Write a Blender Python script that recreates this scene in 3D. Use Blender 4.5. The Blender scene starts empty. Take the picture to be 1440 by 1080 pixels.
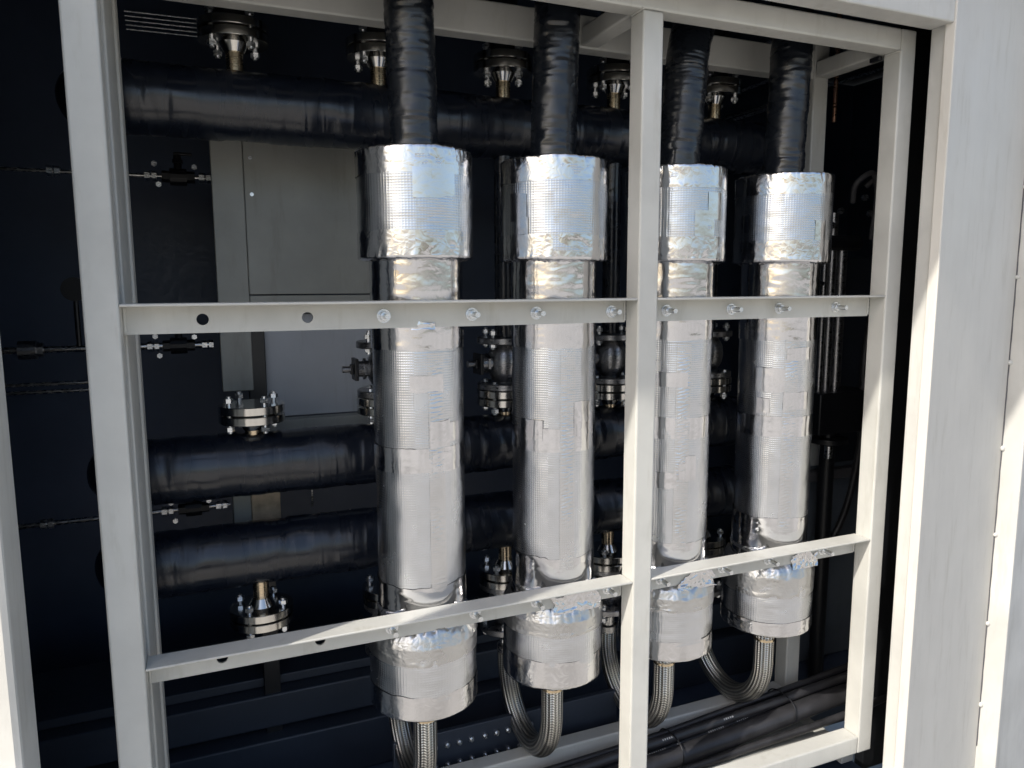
import bpy, bmesh, math, random
import numpy as np
from mathutils import Vector, Matrix

# ------------------------------------------------------------------ camera, sky, sun, exposure
S = bpy.context.scene
COL = S.collection
CAM = Vector((-0.0313, -1.6755, 0.0288))
yaw, pitch, roll = math.radians(22.594), math.radians(7.578), math.radians(-0.197)
F = Vector((math.sin(yaw) * math.cos(pitch), math.cos(yaw) * math.cos(pitch), -math.sin(pitch)))
R0 = Vector((math.cos(yaw), -math.sin(yaw), 0)); U0 = R0.cross(F)
RT = R0 * math.cos(roll) + U0 * math.sin(roll); UP = U0 * math.cos(roll) - R0 * math.sin(roll)
cam = bpy.data.cameras.new('camera'); cam.sensor_width = 36; cam.lens = 1047.3 / 1440 * 36
cam.clip_start = 0.02; cam.clip_end = 2000
camo = bpy.data.objects.new('camera', cam); COL.objects.link(camo)
M3 = Matrix((RT, UP, -F)).transposed()
camo.matrix_world = Matrix.Translation(CAM) @ M3.to_4x4()
S.camera = camo

SUN = Vector((2.70, 1.0, -2.65)).normalized()          # the way the light travels
W = bpy.data.worlds.new('World'); S.world = W; W.use_nodes = True
wn = W.node_tree.nodes; bg = wn['Background']
sky = wn.new('ShaderNodeTexSky'); sky.sky_type = 'NISHITA'; sky.sun_disc = False
sky.sun_elevation = math.asin(-SUN.z); sky.sun_rotation = math.atan2(-SUN.x, -SUN.y)
sky.dust_density = 3.0; sky.air_density = 1.0
W.node_tree.links.new(sky.outputs[0], bg.inputs[0]); bg.inputs[1].default_value = 0.15
sl = bpy.data.lights.new('sun', 'SUN'); sl.energy = 3.2; sl.angle = math.radians(0.5); sl.color = (1.0, 0.94, 0.84)
so = bpy.data.objects.new('sun', sl); COL.objects.link(so); so.location = (-3, -3, 5)
so.rotation_euler = SUN.to_track_quat('-Z', 'Y').to_euler()
S.view_settings.view_transform = 'Standard'; S.view_settings.look = 'None'
S.view_settings.gamma = 1; S.view_settings.exposure = 0.58
S.render.engine = 'CYCLES'

# ------------------------------------------------------------------ materials
def nodes(name, rough=0.5, metal=0.0, base=(0.5, 0.5, 0.5), spec=0.5):
    m = bpy.data.materials.new(name); m.use_nodes = True
    nt = m.node_tree; b = nt.nodes['Principled BSDF']
    b.inputs['Base Color'].default_value = (*base, 1); b.inputs['Roughness'].default_value = rough
    b.inputs['Metallic'].default_value = metal; b.inputs['Specular IOR Level'].default_value = spec
    return m, nt, b
def N(nt, t, **k):
    n = nt.nodes.new(t)
    for a, v in k.items(): setattr(n, a, v)
    return n
def noise(nt, scale, detail=4, rough=0.55, vec=None, dist=0.0, kind=None):
    n = N(nt, 'ShaderNodeTexNoise'); n.inputs['Scale'].default_value = scale
    n.inputs['Detail'].default_value = detail; n.inputs['Roughness'].default_value = rough
    n.inputs['Distortion'].default_value = dist
    if kind: n.noise_type = kind
    if vec is not None: nt.links.new(vec, n.inputs['Vector'])
    return n
def ramp(nt, src, stops):
    r = N(nt, 'ShaderNodeValToRGB'); e = r.color_ramp.elements
    e[0].position, e[0].color = stops[0][0], (*stops[0][1], 1)
    e[1].position, e[1].color = stops[-1][0], (*stops[-1][1], 1)
    for p, c in stops[1:-1]: q = e.new(p); q.color = (*c, 1)
    nt.links.new(src, r.inputs[0]); return r
def math_n(nt, op, a, b=None, clamp=False):
    n = N(nt, 'ShaderNodeMath', operation=op, use_clamp=clamp)
    for i, v in enumerate((a, b)):
        if v is None: continue
        if isinstance(v, (int, float)): n.inputs[i].default_value = v
        else: nt.links.new(v, n.inputs[i])
    return n.outputs[0]
def bump(nt, h, dist, strength=1.0, prev=None):
    b = N(nt, 'ShaderNodeBump'); b.inputs['Distance'].default_value = dist; b.inputs['Strength'].default_value = strength
    nt.links.new(h, b.inputs['Height'])
    if prev is not None: nt.links.new(prev, b.inputs['Normal'])
    return b.outputs[0]
def g(v): return (v, v, v)
def scaled(nt, out, s):
    mp = N(nt, 'ShaderNodeMapping'); mp.inputs['Scale'].default_value = s; nt.links.new(out, mp.inputs['Vector']); return mp.outputs[0]

def paint(name, col, rough=0.42, dirt=0.20):
    m, nt, b = nodes(name, rough)
    tc = N(nt, 'ShaderNodeTexCoord')
    n1 = noise(nt, 3.2, 5, 0.6, tc.outputs['Object'])
    n2 = noise(nt, 18, 6, 0.7, scaled(nt, tc.outputs['Object'], (1, 1, 0.16)))
    c = ramp(nt, n1.outputs[0], [(0.3, tuple(x * (1 - dirt) for x in col)), (0.62, col)])
    c2 = ramp(nt, n2.outputs[0], [(0.30, (0.86, 0.85, 0.82)), (0.45, (1, 1, 1))])
    mx = N(nt, 'ShaderNodeMix', data_type='RGBA', blend_type='MULTIPLY'); mx.inputs[0].default_value = 0.85
    nt.links.new(c.outputs[0], mx.inputs[6]); nt.links.new(c2.outputs[0], mx.inputs[7])
    nt.links.new(mx.outputs[2], b.inputs['Base Color'])
    rr = ramp(nt, n2.outputs[0], [(0.3, g(rough + 0.14)), (0.7, g(rough - 0.06))])
    nt.links.new(rr.outputs[0], b.inputs['Roughness'])
    pe = noise(nt, 420, 2, 0.5, tc.outputs['Object']); wv = noise(nt, 7, 2, 0.5, tc.outputs['Object'])
    x = bump(nt, pe.outputs[0], 0.0004, 0.35); x = bump(nt, wv.outputs[0], 0.004, 0.3, x)
    nt.links.new(x, b.inputs['Normal']); return m

def foil(name, grid=True, crumple=0.5, base=(0.80, 0.81, 0.83), rough=0.24):
    m, nt, b = nodes(name, rough, 1.0, base)
    uv = N(nt, 'ShaderNodeUVMap'); uv.uv_map = 'UVMap'; v = uv.outputs[0]
    x = None
    # soft cockle, then sharp creases
    n1 = noise(nt, 22, 3, 0.5, scaled(nt, v, (1, 0.45, 1)), 0.4)
    x = bump(nt, n1.outputs[0], 0.004, 0.12 + 0.35 * max(0, crumple - 0.4))
    n2 = noise(nt, 30, 2, 0.5, v, 1.2, 'RIDGED_MULTIFRACTAL')
    x = bump(nt, n2.outputs[0], 0.0012, 0.4 * max(0.0, crumple - 0.25), x)
    vo = N(nt, 'ShaderNodeTexVoronoi', feature='DISTANCE_TO_EDGE'); vo.inputs['Scale'].default_value = 52
    ds = noise(nt, 16, 2, 0.5, v); ad = N(nt, 'ShaderNodeVectorMath', operation='MULTIPLY_ADD')
    nt.links.new(ds.outputs['Color'], ad.inputs[0]); ad.inputs[1].default_value = (0.06, 0.06, 0.06); nt.links.new(v, ad.inputs[2])
    nt.links.new(ad.outputs[0], vo.inputs['Vector'])
    x = bump(nt, vo.outputs['Distance'], 0.008, 0.45 * max(0.0, crumple - 0.3), x)
    if grid:
        sp = N(nt, 'ShaderNodeSeparateXYZ'); nt.links.new(v, sp.inputs[0])
        def line(o, pitch):
            f = math_n(nt, 'PINGPONG', math_n(nt, 'MULTIPLY', o, 1 / pitch), 0.5)
            return math_n(nt, 'SMOOTH_MAX', 0.0, math_n(nt, 'SUBTRACT', 1.0, math_n(nt, 'MULTIPLY', f, 3.2)), True)
        gm = math_n(nt, 'MAXIMUM', line(sp.outputs[0], 0.0064), line(sp.outputs[1], 0.0064))
        fade = noise(nt, 7, 2, 0.5, v); fr = ramp(nt, fade.outputs[0], [(0.3, g(0.45)), (0.55, g(1))])
        x = bump(nt, math_n(nt, 'MULTIPLY', gm, fr.outputs[0]), 0.0005, 0.55, x)
    nr = noise(nt, 11, 4, 0.6, v)
    rr = ramp(nt, nr.outputs[0], [(0.3, g(rough - 0.05)), (0.7, g(rough + 0.07))])
    nt.links.new(rr.outputs[0], b.inputs['Roughness'])
    cc = ramp(nt, nr.outputs[0], [(0.3, tuple(k * 0.9 for k in base)), (0.7, base)])
    nt.links.new(cc.outputs[0], b.inputs['Base Color'])
    nt.links.new(x, b.inputs['Normal']); return m

def wrap(name, base=(0.007, 0.010, 0.018), fine=0.0030, fs=30):
    # black self-amalgamating tape: glossy folds across the run
    m, nt, b = nodes(name, 0.25, 0.0, base, 0.75)
    uv = N(nt, 'ShaderNodeUVMap'); uv.uv_map = 'UVMap'
    n1 = noise(nt, 13, 2, 0.5, scaled(nt, uv.outputs[0], (0.5, 1.2, 1)), 0.5)
    n2 = noise(nt, fs, 1, 0.4, scaled(nt, uv.outputs[0], (0.22, 1.2, 1)), 0.5, 'RIDGED_MULTIFRACTAL')
    x = bump(nt, n1.outputs[0], 0.010, 0.28); x = bump(nt, n2.outputs[0], fine, 0.6, x)
    nt.links.new(x, b.inputs['Normal'])
    rr = ramp(nt, n1.outputs[0], [(0.3, g(0.20)), (0.7, g(0.34))]); nt.links.new(rr.outputs[0], b.inputs['Roughness'])
    return m

def steel(name, base=(0.62, 0.61, 0.59), rough=0.22):
    m, nt, b = nodes(name, rough, 1.0, base)
    tc = N(nt, 'ShaderNodeTexCoord')
    n = noise(nt, 60, 4, 0.6, scaled(nt, tc.outputs['Object'], (1, 1, 6)))
    rr = ramp(nt, n.outputs[0], [(0.3, g(rough * 0.6)), (0.7, g(rough * 1.7))]); nt.links.new(rr.outputs[0], b.inputs['Roughness'])
    nt.links.new(bump(nt, n.outputs[0], 0.0006, 0.4), b.inputs['Normal']); return m

def braid(name):
    m, nt, b = nodes(name, 0.3, 1.0, (0.55, 0.53, 0.50))
    uv = N(nt, 'ShaderNodeUVMap'); uv.uv_map = 'UVMap'
    sp = N(nt, 'ShaderNodeSeparateXYZ'); nt.links.new(uv.outputs[0], sp.inputs[0])
    U, V = sp.outputs[0], sp.outputs[1]                       # u: turns (0..1), v: metres along
    lanes = 18
    lane = math_n(nt, 'PINGPONG', math_n(nt, 'MULTIPLY', U, lanes), 1.0)
    zig = math_n(nt, 'ADD', math_n(nt, 'MULTIPLY', V, 130), math_n(nt, 'MULTIPLY', lane, 0.75))
    wv = math_n(nt, 'PINGPONG', zig, 0.5)
    edge = math_n(nt, 'PINGPONG', math_n(nt, 'MULTIPLY', U, lanes), 0.5)
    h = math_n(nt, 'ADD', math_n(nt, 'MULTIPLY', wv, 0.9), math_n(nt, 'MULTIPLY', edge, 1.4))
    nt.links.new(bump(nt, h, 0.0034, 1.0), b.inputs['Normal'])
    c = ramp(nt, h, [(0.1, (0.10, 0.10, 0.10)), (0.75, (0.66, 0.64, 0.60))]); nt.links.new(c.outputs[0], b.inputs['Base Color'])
    return m

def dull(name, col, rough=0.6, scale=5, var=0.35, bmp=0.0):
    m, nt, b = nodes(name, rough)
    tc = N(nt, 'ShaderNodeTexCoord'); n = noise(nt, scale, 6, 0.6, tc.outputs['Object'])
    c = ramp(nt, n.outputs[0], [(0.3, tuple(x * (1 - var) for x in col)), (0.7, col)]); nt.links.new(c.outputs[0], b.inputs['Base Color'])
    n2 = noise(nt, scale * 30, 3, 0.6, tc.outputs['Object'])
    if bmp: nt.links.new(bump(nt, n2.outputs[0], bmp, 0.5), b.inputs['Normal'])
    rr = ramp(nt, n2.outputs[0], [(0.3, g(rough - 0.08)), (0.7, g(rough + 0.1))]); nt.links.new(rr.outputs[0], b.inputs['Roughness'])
    return m

M = dict(
    cream=paint('cream_paint', (0.54, 0.538, 0.505)),
    cover=paint('warm_grey_white_paint', (0.60, 0.58, 0.535), 0.45, 0.08),
    door=paint('grey_white_paint', (0.59, 0.588, 0.56), 0.40),
    grid=foil('grid_foil', True, 0.36, (0.66, 0.68, 0.715), 0.22), tape=foil('foil_tape', False, 0.36, (0.72, 0.72, 0.74), 0.13),
    crumple=foil('crumpled_foil', False, 0.48, (0.72, 0.72, 0.74), 0.15),
    shoulder=foil('shoulder_foil', False, 0.75, (0.60, 0.60, 0.60), 0.30),
    ripple=foil('rippled_foil', True, 0.35, (0.68, 0.685, 0.70), 0.22),
    wrap=wrap('black_tape_wrap'), hwrap=wrap('black_hose_wrap', (0.007, 0.009, 0.013), 0.0020, 30), steel=steel('stainless_steel'), zinc=steel('zinc_plated', (0.72, 0.74, 0.76), 0.26),
    warm=steel('golden_steel', (0.66, 0.54, 0.38), 0.2), dsteel=steel('dark_cast_steel', (0.36, 0.36, 0.37), 0.30),  # warm: stainless with an even golden tint
    polish=nodes('machined_steel', 0.17, 1.0, (0.64, 0.62, 0.58))[0],
    braid=braid('steel_braid'),
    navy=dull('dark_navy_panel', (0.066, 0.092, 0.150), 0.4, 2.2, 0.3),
    navy2=dull('dark_navy_beam', (0.036, 0.046, 0.066), 0.45, 4, 0.25),
    black=dull('black_rubber', (0.034, 0.034, 0.038), 0.36, 14, 0.6, 0.0008),
    blackm=dull('black_metal', (0.010, 0.011, 0.014), 0.4, 9, 0.4),
    greyp=paint('grey_cabinet_paint', (0.36, 0.365, 0.335), 0.5, 0.2),
    bluep=paint('blue_grey_panel', (0.50, 0.52, 0.55), 0.5, 0.1),
    daylitp=paint('daylit_panel_paint', (0.84, 0.86, 0.88), 0.5, 0.05), bluedk=paint('dull_blue_panel', (0.16, 0.19, 0.23), 0.5, 0.2),  # first paint: base colour lightened to stand in for daylight on the panel
    tray=paint('grey_tray_paint', (0.36, 0.365, 0.35), 0.5, 0.25),
    concrete=dull('pale_concrete', (0.50, 0.48, 0.44), 0.9, 0.35, 0.5, 0.004),
    print=dull('white_print', (0.62, 0.62, 0.6), 0.6), copper=steel('copper', (0.72, 0.42, 0.3), 0.3),
    brass=dull('tan_plate', (0.62, 0.48, 0.33), 0.35, 30, 0.4), gasket=dull('grey_gasket', (0.11, 0.11, 0.12), 0.6),
)

# ------------------------------------------------------------------ mesh helpers
def finish(name, me, mat, parent=None, smooth=True):
    me.materials.append(M[mat]); o = bpy.data.objects.new(name, me); COL.objects.link(o)
    if smooth and len(me.polygons): me.polygons.foreach_set('use_smooth', [True] * len(me.polygons))
    if parent is not None:
        o.parent = parent; o.location = (0, 0, 0) if parent.parent is not None else -parent.location
    return o
def tag(o, label, cat=None, group=None, kind=None):
    o['label'] = label
    if cat: o['category'] = cat
    if group: o['group'] = group
    if kind: o['kind'] = kind
    return o
def root(name, loc, label, cat, group=None):
    o = bpy.data.objects.new(name, None); COL.objects.link(o); o.location = loc; o.empty_display_size = 0.05
    return tag(o, label, cat, group)
def frombm(name, bm, mat, parent=None, smooth=False):
    me = bpy.data.meshes.new(name); bm.to_mesh(me); bm.free(); return finish(name, me, mat, parent, smooth)
def bmbox(bm, x0, x1, y0, y1, z0, z1, bev=0.0, seg=2):
    r = bmesh.ops.create_cube(bm, size=1); vs = r['verts']
    for v in vs: v.co = Vector(((x0 + x1) / 2 + v.co.x * (x1 - x0), (y0 + y1) / 2 + v.co.y * (y1 - y0), (z0 + z1) / 2 + v.co.z * (z1 - z0)))
    if bev:
        es = {e for v in vs for e in v.link_edges}
        bmesh.ops.bevel(bm, geom=list(es), offset=bev, segments=seg, profile=0.5, affect='EDGES')
def box(name, x0, x1, y0, y1, z0, z1, mat, parent=None, bev=0.003, seg=2):
    bm = bmesh.new(); bmbox(bm, x0, x1, y0, y1, z0, z1, bev, seg)
    o = frombm(name, bm, mat, parent, False)
    if bev:
        for p in o.data.polygons: p.use_smooth = max(abs(p.normal.x), abs(p.normal.y), abs(p.normal.z)) < 0.999
    return o
def grid_mesh(name, P, UV, closed, mat, parent=None):
    # P: (rows, cols, 3); the columns wrap when closed
    nr, nc = P.shape[:2]
    me = bpy.data.meshes.new(name)
    i = np.arange(nr * nc).reshape(nr, nc)
    if closed: j = np.roll(i, -1, axis=1); a, b2, c, d = i[:-1], j[:-1], j[1:], i[1:]
    else: a, b2, c, d = i[:-1, :-1], i[:-1, 1:], i[1:, 1:], i[1:, :-1]
    fs = np.stack([a.ravel(), b2.ravel(), c.ravel(), d.ravel()], 1)
    me.from_pydata(P.reshape(-1, 3).tolist(), [], fs.tolist())
    uvl = me.uv_layers.new(name='UVMap')
    if closed:
        ux = np.concatenate([UV[..., 0], UV[:, -1:, 0] + (UV[:, 1:2, 0] - UV[:, 0:1, 0])], 1); vx = np.concatenate([UV[..., 1], UV[:, :1, 1]], 1)
    else: ux, vx = UV[..., 0], UV[..., 1]
    q = lambda A: np.stack([A[:-1, :-1].ravel(), A[:-1, 1:].ravel(), A[1:, 1:].ravel(), A[1:, :-1].ravel()], 1)
    out = np.stack([q(ux), q(vx)], 2)
    uvl.data.foreach_set('uv', out.reshape(-1).astype(np.float32))
    return finish(name, me, mat, parent, True)
def vnoise(u, v, nu, nv, rng):
    # value noise, u wraps over 0..1
    L = rng.random((nv + 2, nu)); U = (u % 1.0) * nu; V = np.clip(v, 0, 0.9999) * nv
    i = np.floor(U).astype(int); j = np.floor(V).astype(int); fu = U - i; fv = V - j
    fu = fu * fu * (3 - 2 * fu); fv = fv * fv * (3 - 2 * fv); i1 = (i + 1) % nu; i = i % nu
    return (L[j, i] * (1 - fu) + L[j, i1] * fu) * (1 - fv) + (L[j + 1, i] * (1 - fu) + L[j + 1, i1] * fu) * fv
def lathe(name, prof, mat, parent=None, nt=32, ax=(0, 0), smooth=True):
    # plain turned part, profile of (r, z), ends closed by r = 0 points
    P = np.zeros((len(prof), nt, 3)); UV = np.zeros((len(prof), nt, 2)); t = np.arange(nt) / nt * 2 * math.pi
    s = 0
    for k, (r, z) in enumerate(prof):
        if k: s += math.hypot(r - prof[k - 1][0], z - prof[k - 1][1])
        P[k, :, 0] = ax[0] + r * np.cos(t); P[k, :, 1] = ax[1] + r * np.sin(t); P[k, :, 2] = z
        UV[k, :, 0] = t * 0.05; UV[k, :, 1] = s
    o = grid_mesh(name, P, UV, True, mat, parent)
    me = o.data
    if smooth:
        try: me.set_sharp_from_angle(angle=math.radians(35))
        except Exception: pass
    return o
def tube(name, pts, rad, mat, parent=None, nt=16, closed_ends=True, rfun=None, turns_uv=False):
    P3 = [Vector(p) for p in pts]; n = len(P3)
    T = [(P3[min(k + 1, n - 1)] - P3[max(k - 1, 0)]).normalized() for k in range(n)]
    a = T[0].orthogonal().normalized(); fr = []
    for k in range(n):
        a = (a - T[k] * a.dot(T[k])).normalized(); fr.append((a.copy(), T[k].cross(a)))
    rows = []; uvs = []; s = 0; t = np.arange(nt) / nt * 2 * math.pi
    for k in range(n):
        if k: s += (P3[k] - P3[k - 1]).length
        r = (rad[k] if hasattr(rad, '__len__') else rad) * np.ones(nt)
        if rfun is not None: r = r + rfun(k, t)
        A, B = np.array(fr[k][0]), np.array(fr[k][1])
        rows.append(np.array(P3[k]) + np.outer(r * np.cos(t), A) + np.outer(r * np.sin(t), B))
        uu = t / (2 * math.pi) if turns_uv else t * 0.06
        uvs.append(np.stack([uu, np.full(nt, s)], 1))
    if closed_ends:
        rows = [np.repeat(np.array(P3[0])[None], nt, 0)] + rows + [np.repeat(np.array(P3[-1])[None], nt, 0)]
        uvs = [uvs[0]] + uvs + [uvs[-1]]
    o = grid_mesh(name, np.array(rows), np.array(uvs), True, mat, parent)
    try: o.data.set_sharp_from_angle(angle=math.radians(60))
    except Exception: pass
    return o
def bmcyl(bm, p0, p1, r, seg=12, r2=None):
    p0, p1 = Vector(p0), Vector(p1); d = p1 - p0
    m = Matrix.Translation((p0 + p1) / 2) @ d.to_track_quat('Z', 'Y').to_matrix().to_4x4()
    bmesh.ops.create_cone(bm, cap_ends=True, segments=seg, radius1=r, radius2=r if r2 is None else r2, depth=d.length, matrix=m)
def copy_tree(o, parent=None):
    c = o.copy(); COL.objects.link(c); c.parent = parent
    for ch in list(o.children): copy_tree(ch, c)
    return c
def smoothpath(pts, n=12):
    # Catmull-Rom through the points
    P = [Vector(p) for p in pts]; P = [P[0] * 2 - P[1]] + P + [P[-1] * 2 - P[-2]]; out = []
    for k in range(1, len(P) - 2):
        for q in range(n):
            t = q / n; a, b2, c, d = P[k - 1:k + 3]
            out.append(0.5 * ((2 * b2) + (c - a) * t + (2 * a - 5 * b2 + 4 * c - d) * t * t + (3 * b2 - a - 3 * c + d) * t ** 3))
    out.append(P[-2]); return out

# ------------------------------------------------------------------ the setting
def struct(o): o['kind'] = 'structure'; return o
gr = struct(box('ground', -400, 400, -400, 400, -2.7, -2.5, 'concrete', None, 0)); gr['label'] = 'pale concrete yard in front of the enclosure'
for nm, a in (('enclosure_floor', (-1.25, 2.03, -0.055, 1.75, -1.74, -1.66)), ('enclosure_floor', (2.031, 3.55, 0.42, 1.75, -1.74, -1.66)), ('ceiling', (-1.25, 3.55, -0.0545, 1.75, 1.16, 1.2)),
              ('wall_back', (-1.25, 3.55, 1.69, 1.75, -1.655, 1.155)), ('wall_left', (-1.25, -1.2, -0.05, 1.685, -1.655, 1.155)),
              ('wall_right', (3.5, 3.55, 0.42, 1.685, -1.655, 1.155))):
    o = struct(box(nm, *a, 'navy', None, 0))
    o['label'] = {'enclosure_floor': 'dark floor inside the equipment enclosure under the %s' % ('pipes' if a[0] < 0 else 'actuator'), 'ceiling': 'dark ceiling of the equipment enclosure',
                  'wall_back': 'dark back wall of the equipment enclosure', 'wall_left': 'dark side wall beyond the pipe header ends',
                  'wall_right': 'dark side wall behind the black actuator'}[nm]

# the outer door frame of the enclosure (opening between x -0.372 and 1.953)
df = root('door_frame', (0.8, -0.1, -1.74), 'cream painted steel door frame round the open equipment bay', 'door frame')
bm = bmesh.new(); pol = [(-0.372, -0.174), (-0.374, -0.180), (-0.384, -0.1825), (-0.420, -0.163), (-0.420, -0.058), (-0.372, -0.058)]
lo_, hi_ = [[bm.verts.new((px_, py_, zz_)) for px_, py_ in pol] for zz_ in (-1.74, 0.748)]
for q in range(len(pol)): bm.faces.new((lo_[q], hi_[q], hi_[(q + 1) % len(pol)], lo_[(q + 1) % len(pol)]))
bm.faces.new(lo_); bm.faces.new(hi_[::-1]); bmesh.ops.recalc_face_normals(bm, faces=bm.faces)
frombm('lip_post', bm, 'door', df)
box('side_panel', -1.25, -0.4205, -0.125, -0.062, -1.74, 1.2, 'door', df, 0.003)
box('jamb_post', 1.953, 1.966, -0.129, -0.055, -1.74, 1.2, 'door', df, 0.005, 3)
box('skirt', -1.25, 1.952, -0.05, 1.75, -2.5, -1.741, 'door', df, 0.004)
box('header_beam', -0.42, 1.952, -0.13, -0.055, 0.75, 1.2, 'door', df, 0.005, 3)
box('sill_beam', -0.371, 1.952, -0.128, -0.056, -1.74, -1.55, 'door', df, 0.004)
box('gap_shade_skin', 2.12, 2.62, 0.16, 0.2, -1.74, 1.2, 'blackm', df, 0.003)  # wall behind the jamb gap, coloured black in place of its shade
# angled cover leaf beside the opening: its skin runs back from the jamb, its folded edge catches the sun
lf = root('angled_cover', (1.953, -0.134, -1.74), 'wide grey white cover panel set at an angle beside the jamb', 'panel')
ANG = math.atan(0.33)
def leafbox(nm, a0, a1, d0, d1, z0, z1, mat, bev=0.003):
    o = box(nm, a0, a1, d0, d1, z0, z1, mat, lf, bev, 3); o.location = (0, 0, 1.74); o.rotation_euler = (0, 0, ANG); return o
leafbox('cover_skin', 0.0, 0.712, 0.0, 0.03, -2.49, 1.2, 'cover', 0.004)
leafbox('folded_edge', 0.713, 0.731, -0.068, 0.03, -2.49, 1.2, 'door', 0.004)
leafbox('rubber_seal', 0.732, 0.77, -0.05, 0.03, -2.49, 1.2, 'gasket', 0.004)
leafbox('outer_face', 0.771, 1.65, -0.03, 0.03, -2.49, 1.2, 'door', 0.004)
bm = bmesh.new(); bmesh.ops.create_uvsphere(bm, u_segments=10, v_segments=6, radius=0.0095)
wb = frombm('weld_dot', bm, 'door', lf, True); ca, sa = math.cos(ANG), math.sin(ANG)
for k, z in enumerate((0.05, -0.252, -0.565, -0.89, -1.235, -1.56, 0.36, 0.67)):
    o = wb if k == 0 else wb.copy()
    if k: COL.objects.link(o)
    o.location = (0.711 * ca + 0.004 * sa, 0.711 * sa - 0.004 * ca, z + 1.74); o.scale = (1.1, 0.8, 0.8 + 0.3 * (k % 3) / 2)
o = tube('caulk_seam', [(0.7115, -0.001, z) for z in np.arange(-1.73, 1.19, 0.03)], 0.0024, 'gasket', lf, 6, True, lambda k, t: 0.0006 * np.sin(k * 1.7 + t * 0))
o.location = (0, 0, 1.74); o.rotation_euler = (0, 0, ANG)
# canopy over the bay and its post, both unseen, added to cast shadow
cp = root('shadowcaster', (0.4, -0.5, 1.855), 'unseen cream sheet canopy over the open bay', 'shadowcaster')
box('shadow_sheet', -3.6, 3.2, -0.8, -0.134, 1.855, 1.885, 'door', cp, 0.003)
box('upper_fascia', -3.6, 3.2, -0.133, -0.06, 1.201, 1.885, 'door', cp, 0.003)
tag(box('shadow_post', -1.52, -1.47, -0.799, -0.70, -2.5, 1.854, 'door', None, 0.004), 'unseen flat cream post added to shade the lower rail, under the canopy', 'post')  # out of view, placed to shade the middle of the lower rail

# ------------------------------------------------------------------ the inner steel frame
fr = root('equipment_frame', (0.86, 0.2, -1.52), 'cream welded box tube frame holding the foil wrapped cylinders', 'frame')
ZB, ZT0, ZT1 = -1.52, 0.708, 0.768
def post(x0, x1, y0, y1, z0=ZB, z1=ZT1): return box('post', x0, x1, y0, y1, z0, z1, 'cream', fr, 0.0055, 3)
post(-0.245, -0.181, 0, 0.063); post(1.0235, 1.0835, 0, 0.063, -1.459, 0.7065); post(1.905, 1.965, 0, 0.063)
post(-0.24, -0.174, 0.335, 0.4, ZB, 0.9); post(1.903, 1.966, 0.335, 0.395, ZB, 0.9)
def beam(x0, x1, y0, y1, z0, z1, n='beam'): return box(n, x0, x1, y0, y1, z0, z1, 'cream', fr, 0.0055, 3)
beam(-0.1805, 1.9045, 0.0004, 0.0626, ZT0, ZT1); beam(-0.1805, 1.9045, 0.0004, 0.0626, -1.52, -1.46)
beam(-0.1735, 1.9025, 0.336, 0.394, 0.708, 0.80); beam(-0.1735, 1.9025, 0.336, 0.394, -1.52, -1.462)
for x0 in (-0.243, 1.025, 1.906):
    beam(x0, x0 + 0.057, 0.0635, 0.3345, 0.712, 0.764, 'cross_beam')
    beam(x0, x0 + 0.057, 0.0635, 0.3345, -1.60, -1.556, 'cross_beam')
box('side_bar', -0.231, -0.179, 0.115, 0.318, -1.461, 0.711, 'cream', fr, 0.004)
box('end_stop', 1.889, 1.9045, 0.064, 0.1, 0.6945, 0.7075, 'blackm', fr, 0.002)
HOLES = [0.082 + 0.394 * k + d for k in range(5) for d in (-0.11, 0.11)]
def leg_plate(x0, x1, z0, z1, holes, y0, th, hz):
    cu = bpy.data.curves.new('leg', 'CURVE'); cu.dimensions = '2D'; cu.fill_mode = 'BOTH'; cu.extrude = th / 2
    def spl(pts):
        s = cu.splines.new('POLY'); s.points.add(len(pts) - 1); s.use_cyclic_u = True
        for q, p in zip(s.points, pts): q.co = (p[0], p[1], 0, 1)
    spl([(x0, z0), (x1, z0), (x1, z1), (x0, z1)])
    for h in holes: spl([(h + 0.0125 * math.cos(a), hz + 0.0125 * math.sin(a)) for a in np.linspace(0, 2 * math.pi, 20, endpoint=False)])
    co = bpy.data.objects.new('leg', cu); me = bpy.data.meshes.new_from_object(co)
    bpy.data.objects.remove(co); bpy.data.curves.remove(cu)
    for v in me.vertices: v.co = Vector((v.co.x, y0 + th / 2 - v.co.z, v.co.y))
    return me
for z in (-0.0066, -0.78):
    for x0, x1 in ((-0.1805, 1.023), (1.084, 1.9045)):
        hs = [h for h in HOLES if x0 < h < x1]
        rail = box('rail', x0, x1, 0.0012, 0.0645, z - 0.006, z, 'cream', fr, 0.0022, 2)
        lg = finish('rail_leg', leg_plate(x0 + 0.0005, x1 - 0.0005, z - 0.065, z - 0.0055, hs, 0.0645, 0.006, z - 0.036), 'cream', None, False)
        lg.parent = rail
        for e, sx in ((x0, 1), (x1, -1)):
            w = tube('weld_bead', [(e + sx * 0.002, 0.0632, z - 0.008 - q * 0.0058) for q in range(10)], 0.0036, 'cream', None, 8, True,
                     lambda k, t: 0.0009 * ((k % 2) - 0.5) + 0 * t)
            w.parent = rail
for x, y in ((1.0225, -0.0005), (1.9045, -0.0005)):
    tube('weld_bead', [(x, y + q * 0.007, ZT0 - 0.001) for q in range(9)], 0.003, 'cream', fr, 8, True, lambda k, t: 0.0007 * ((k % 2) - 0.5) + 0 * t)

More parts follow.
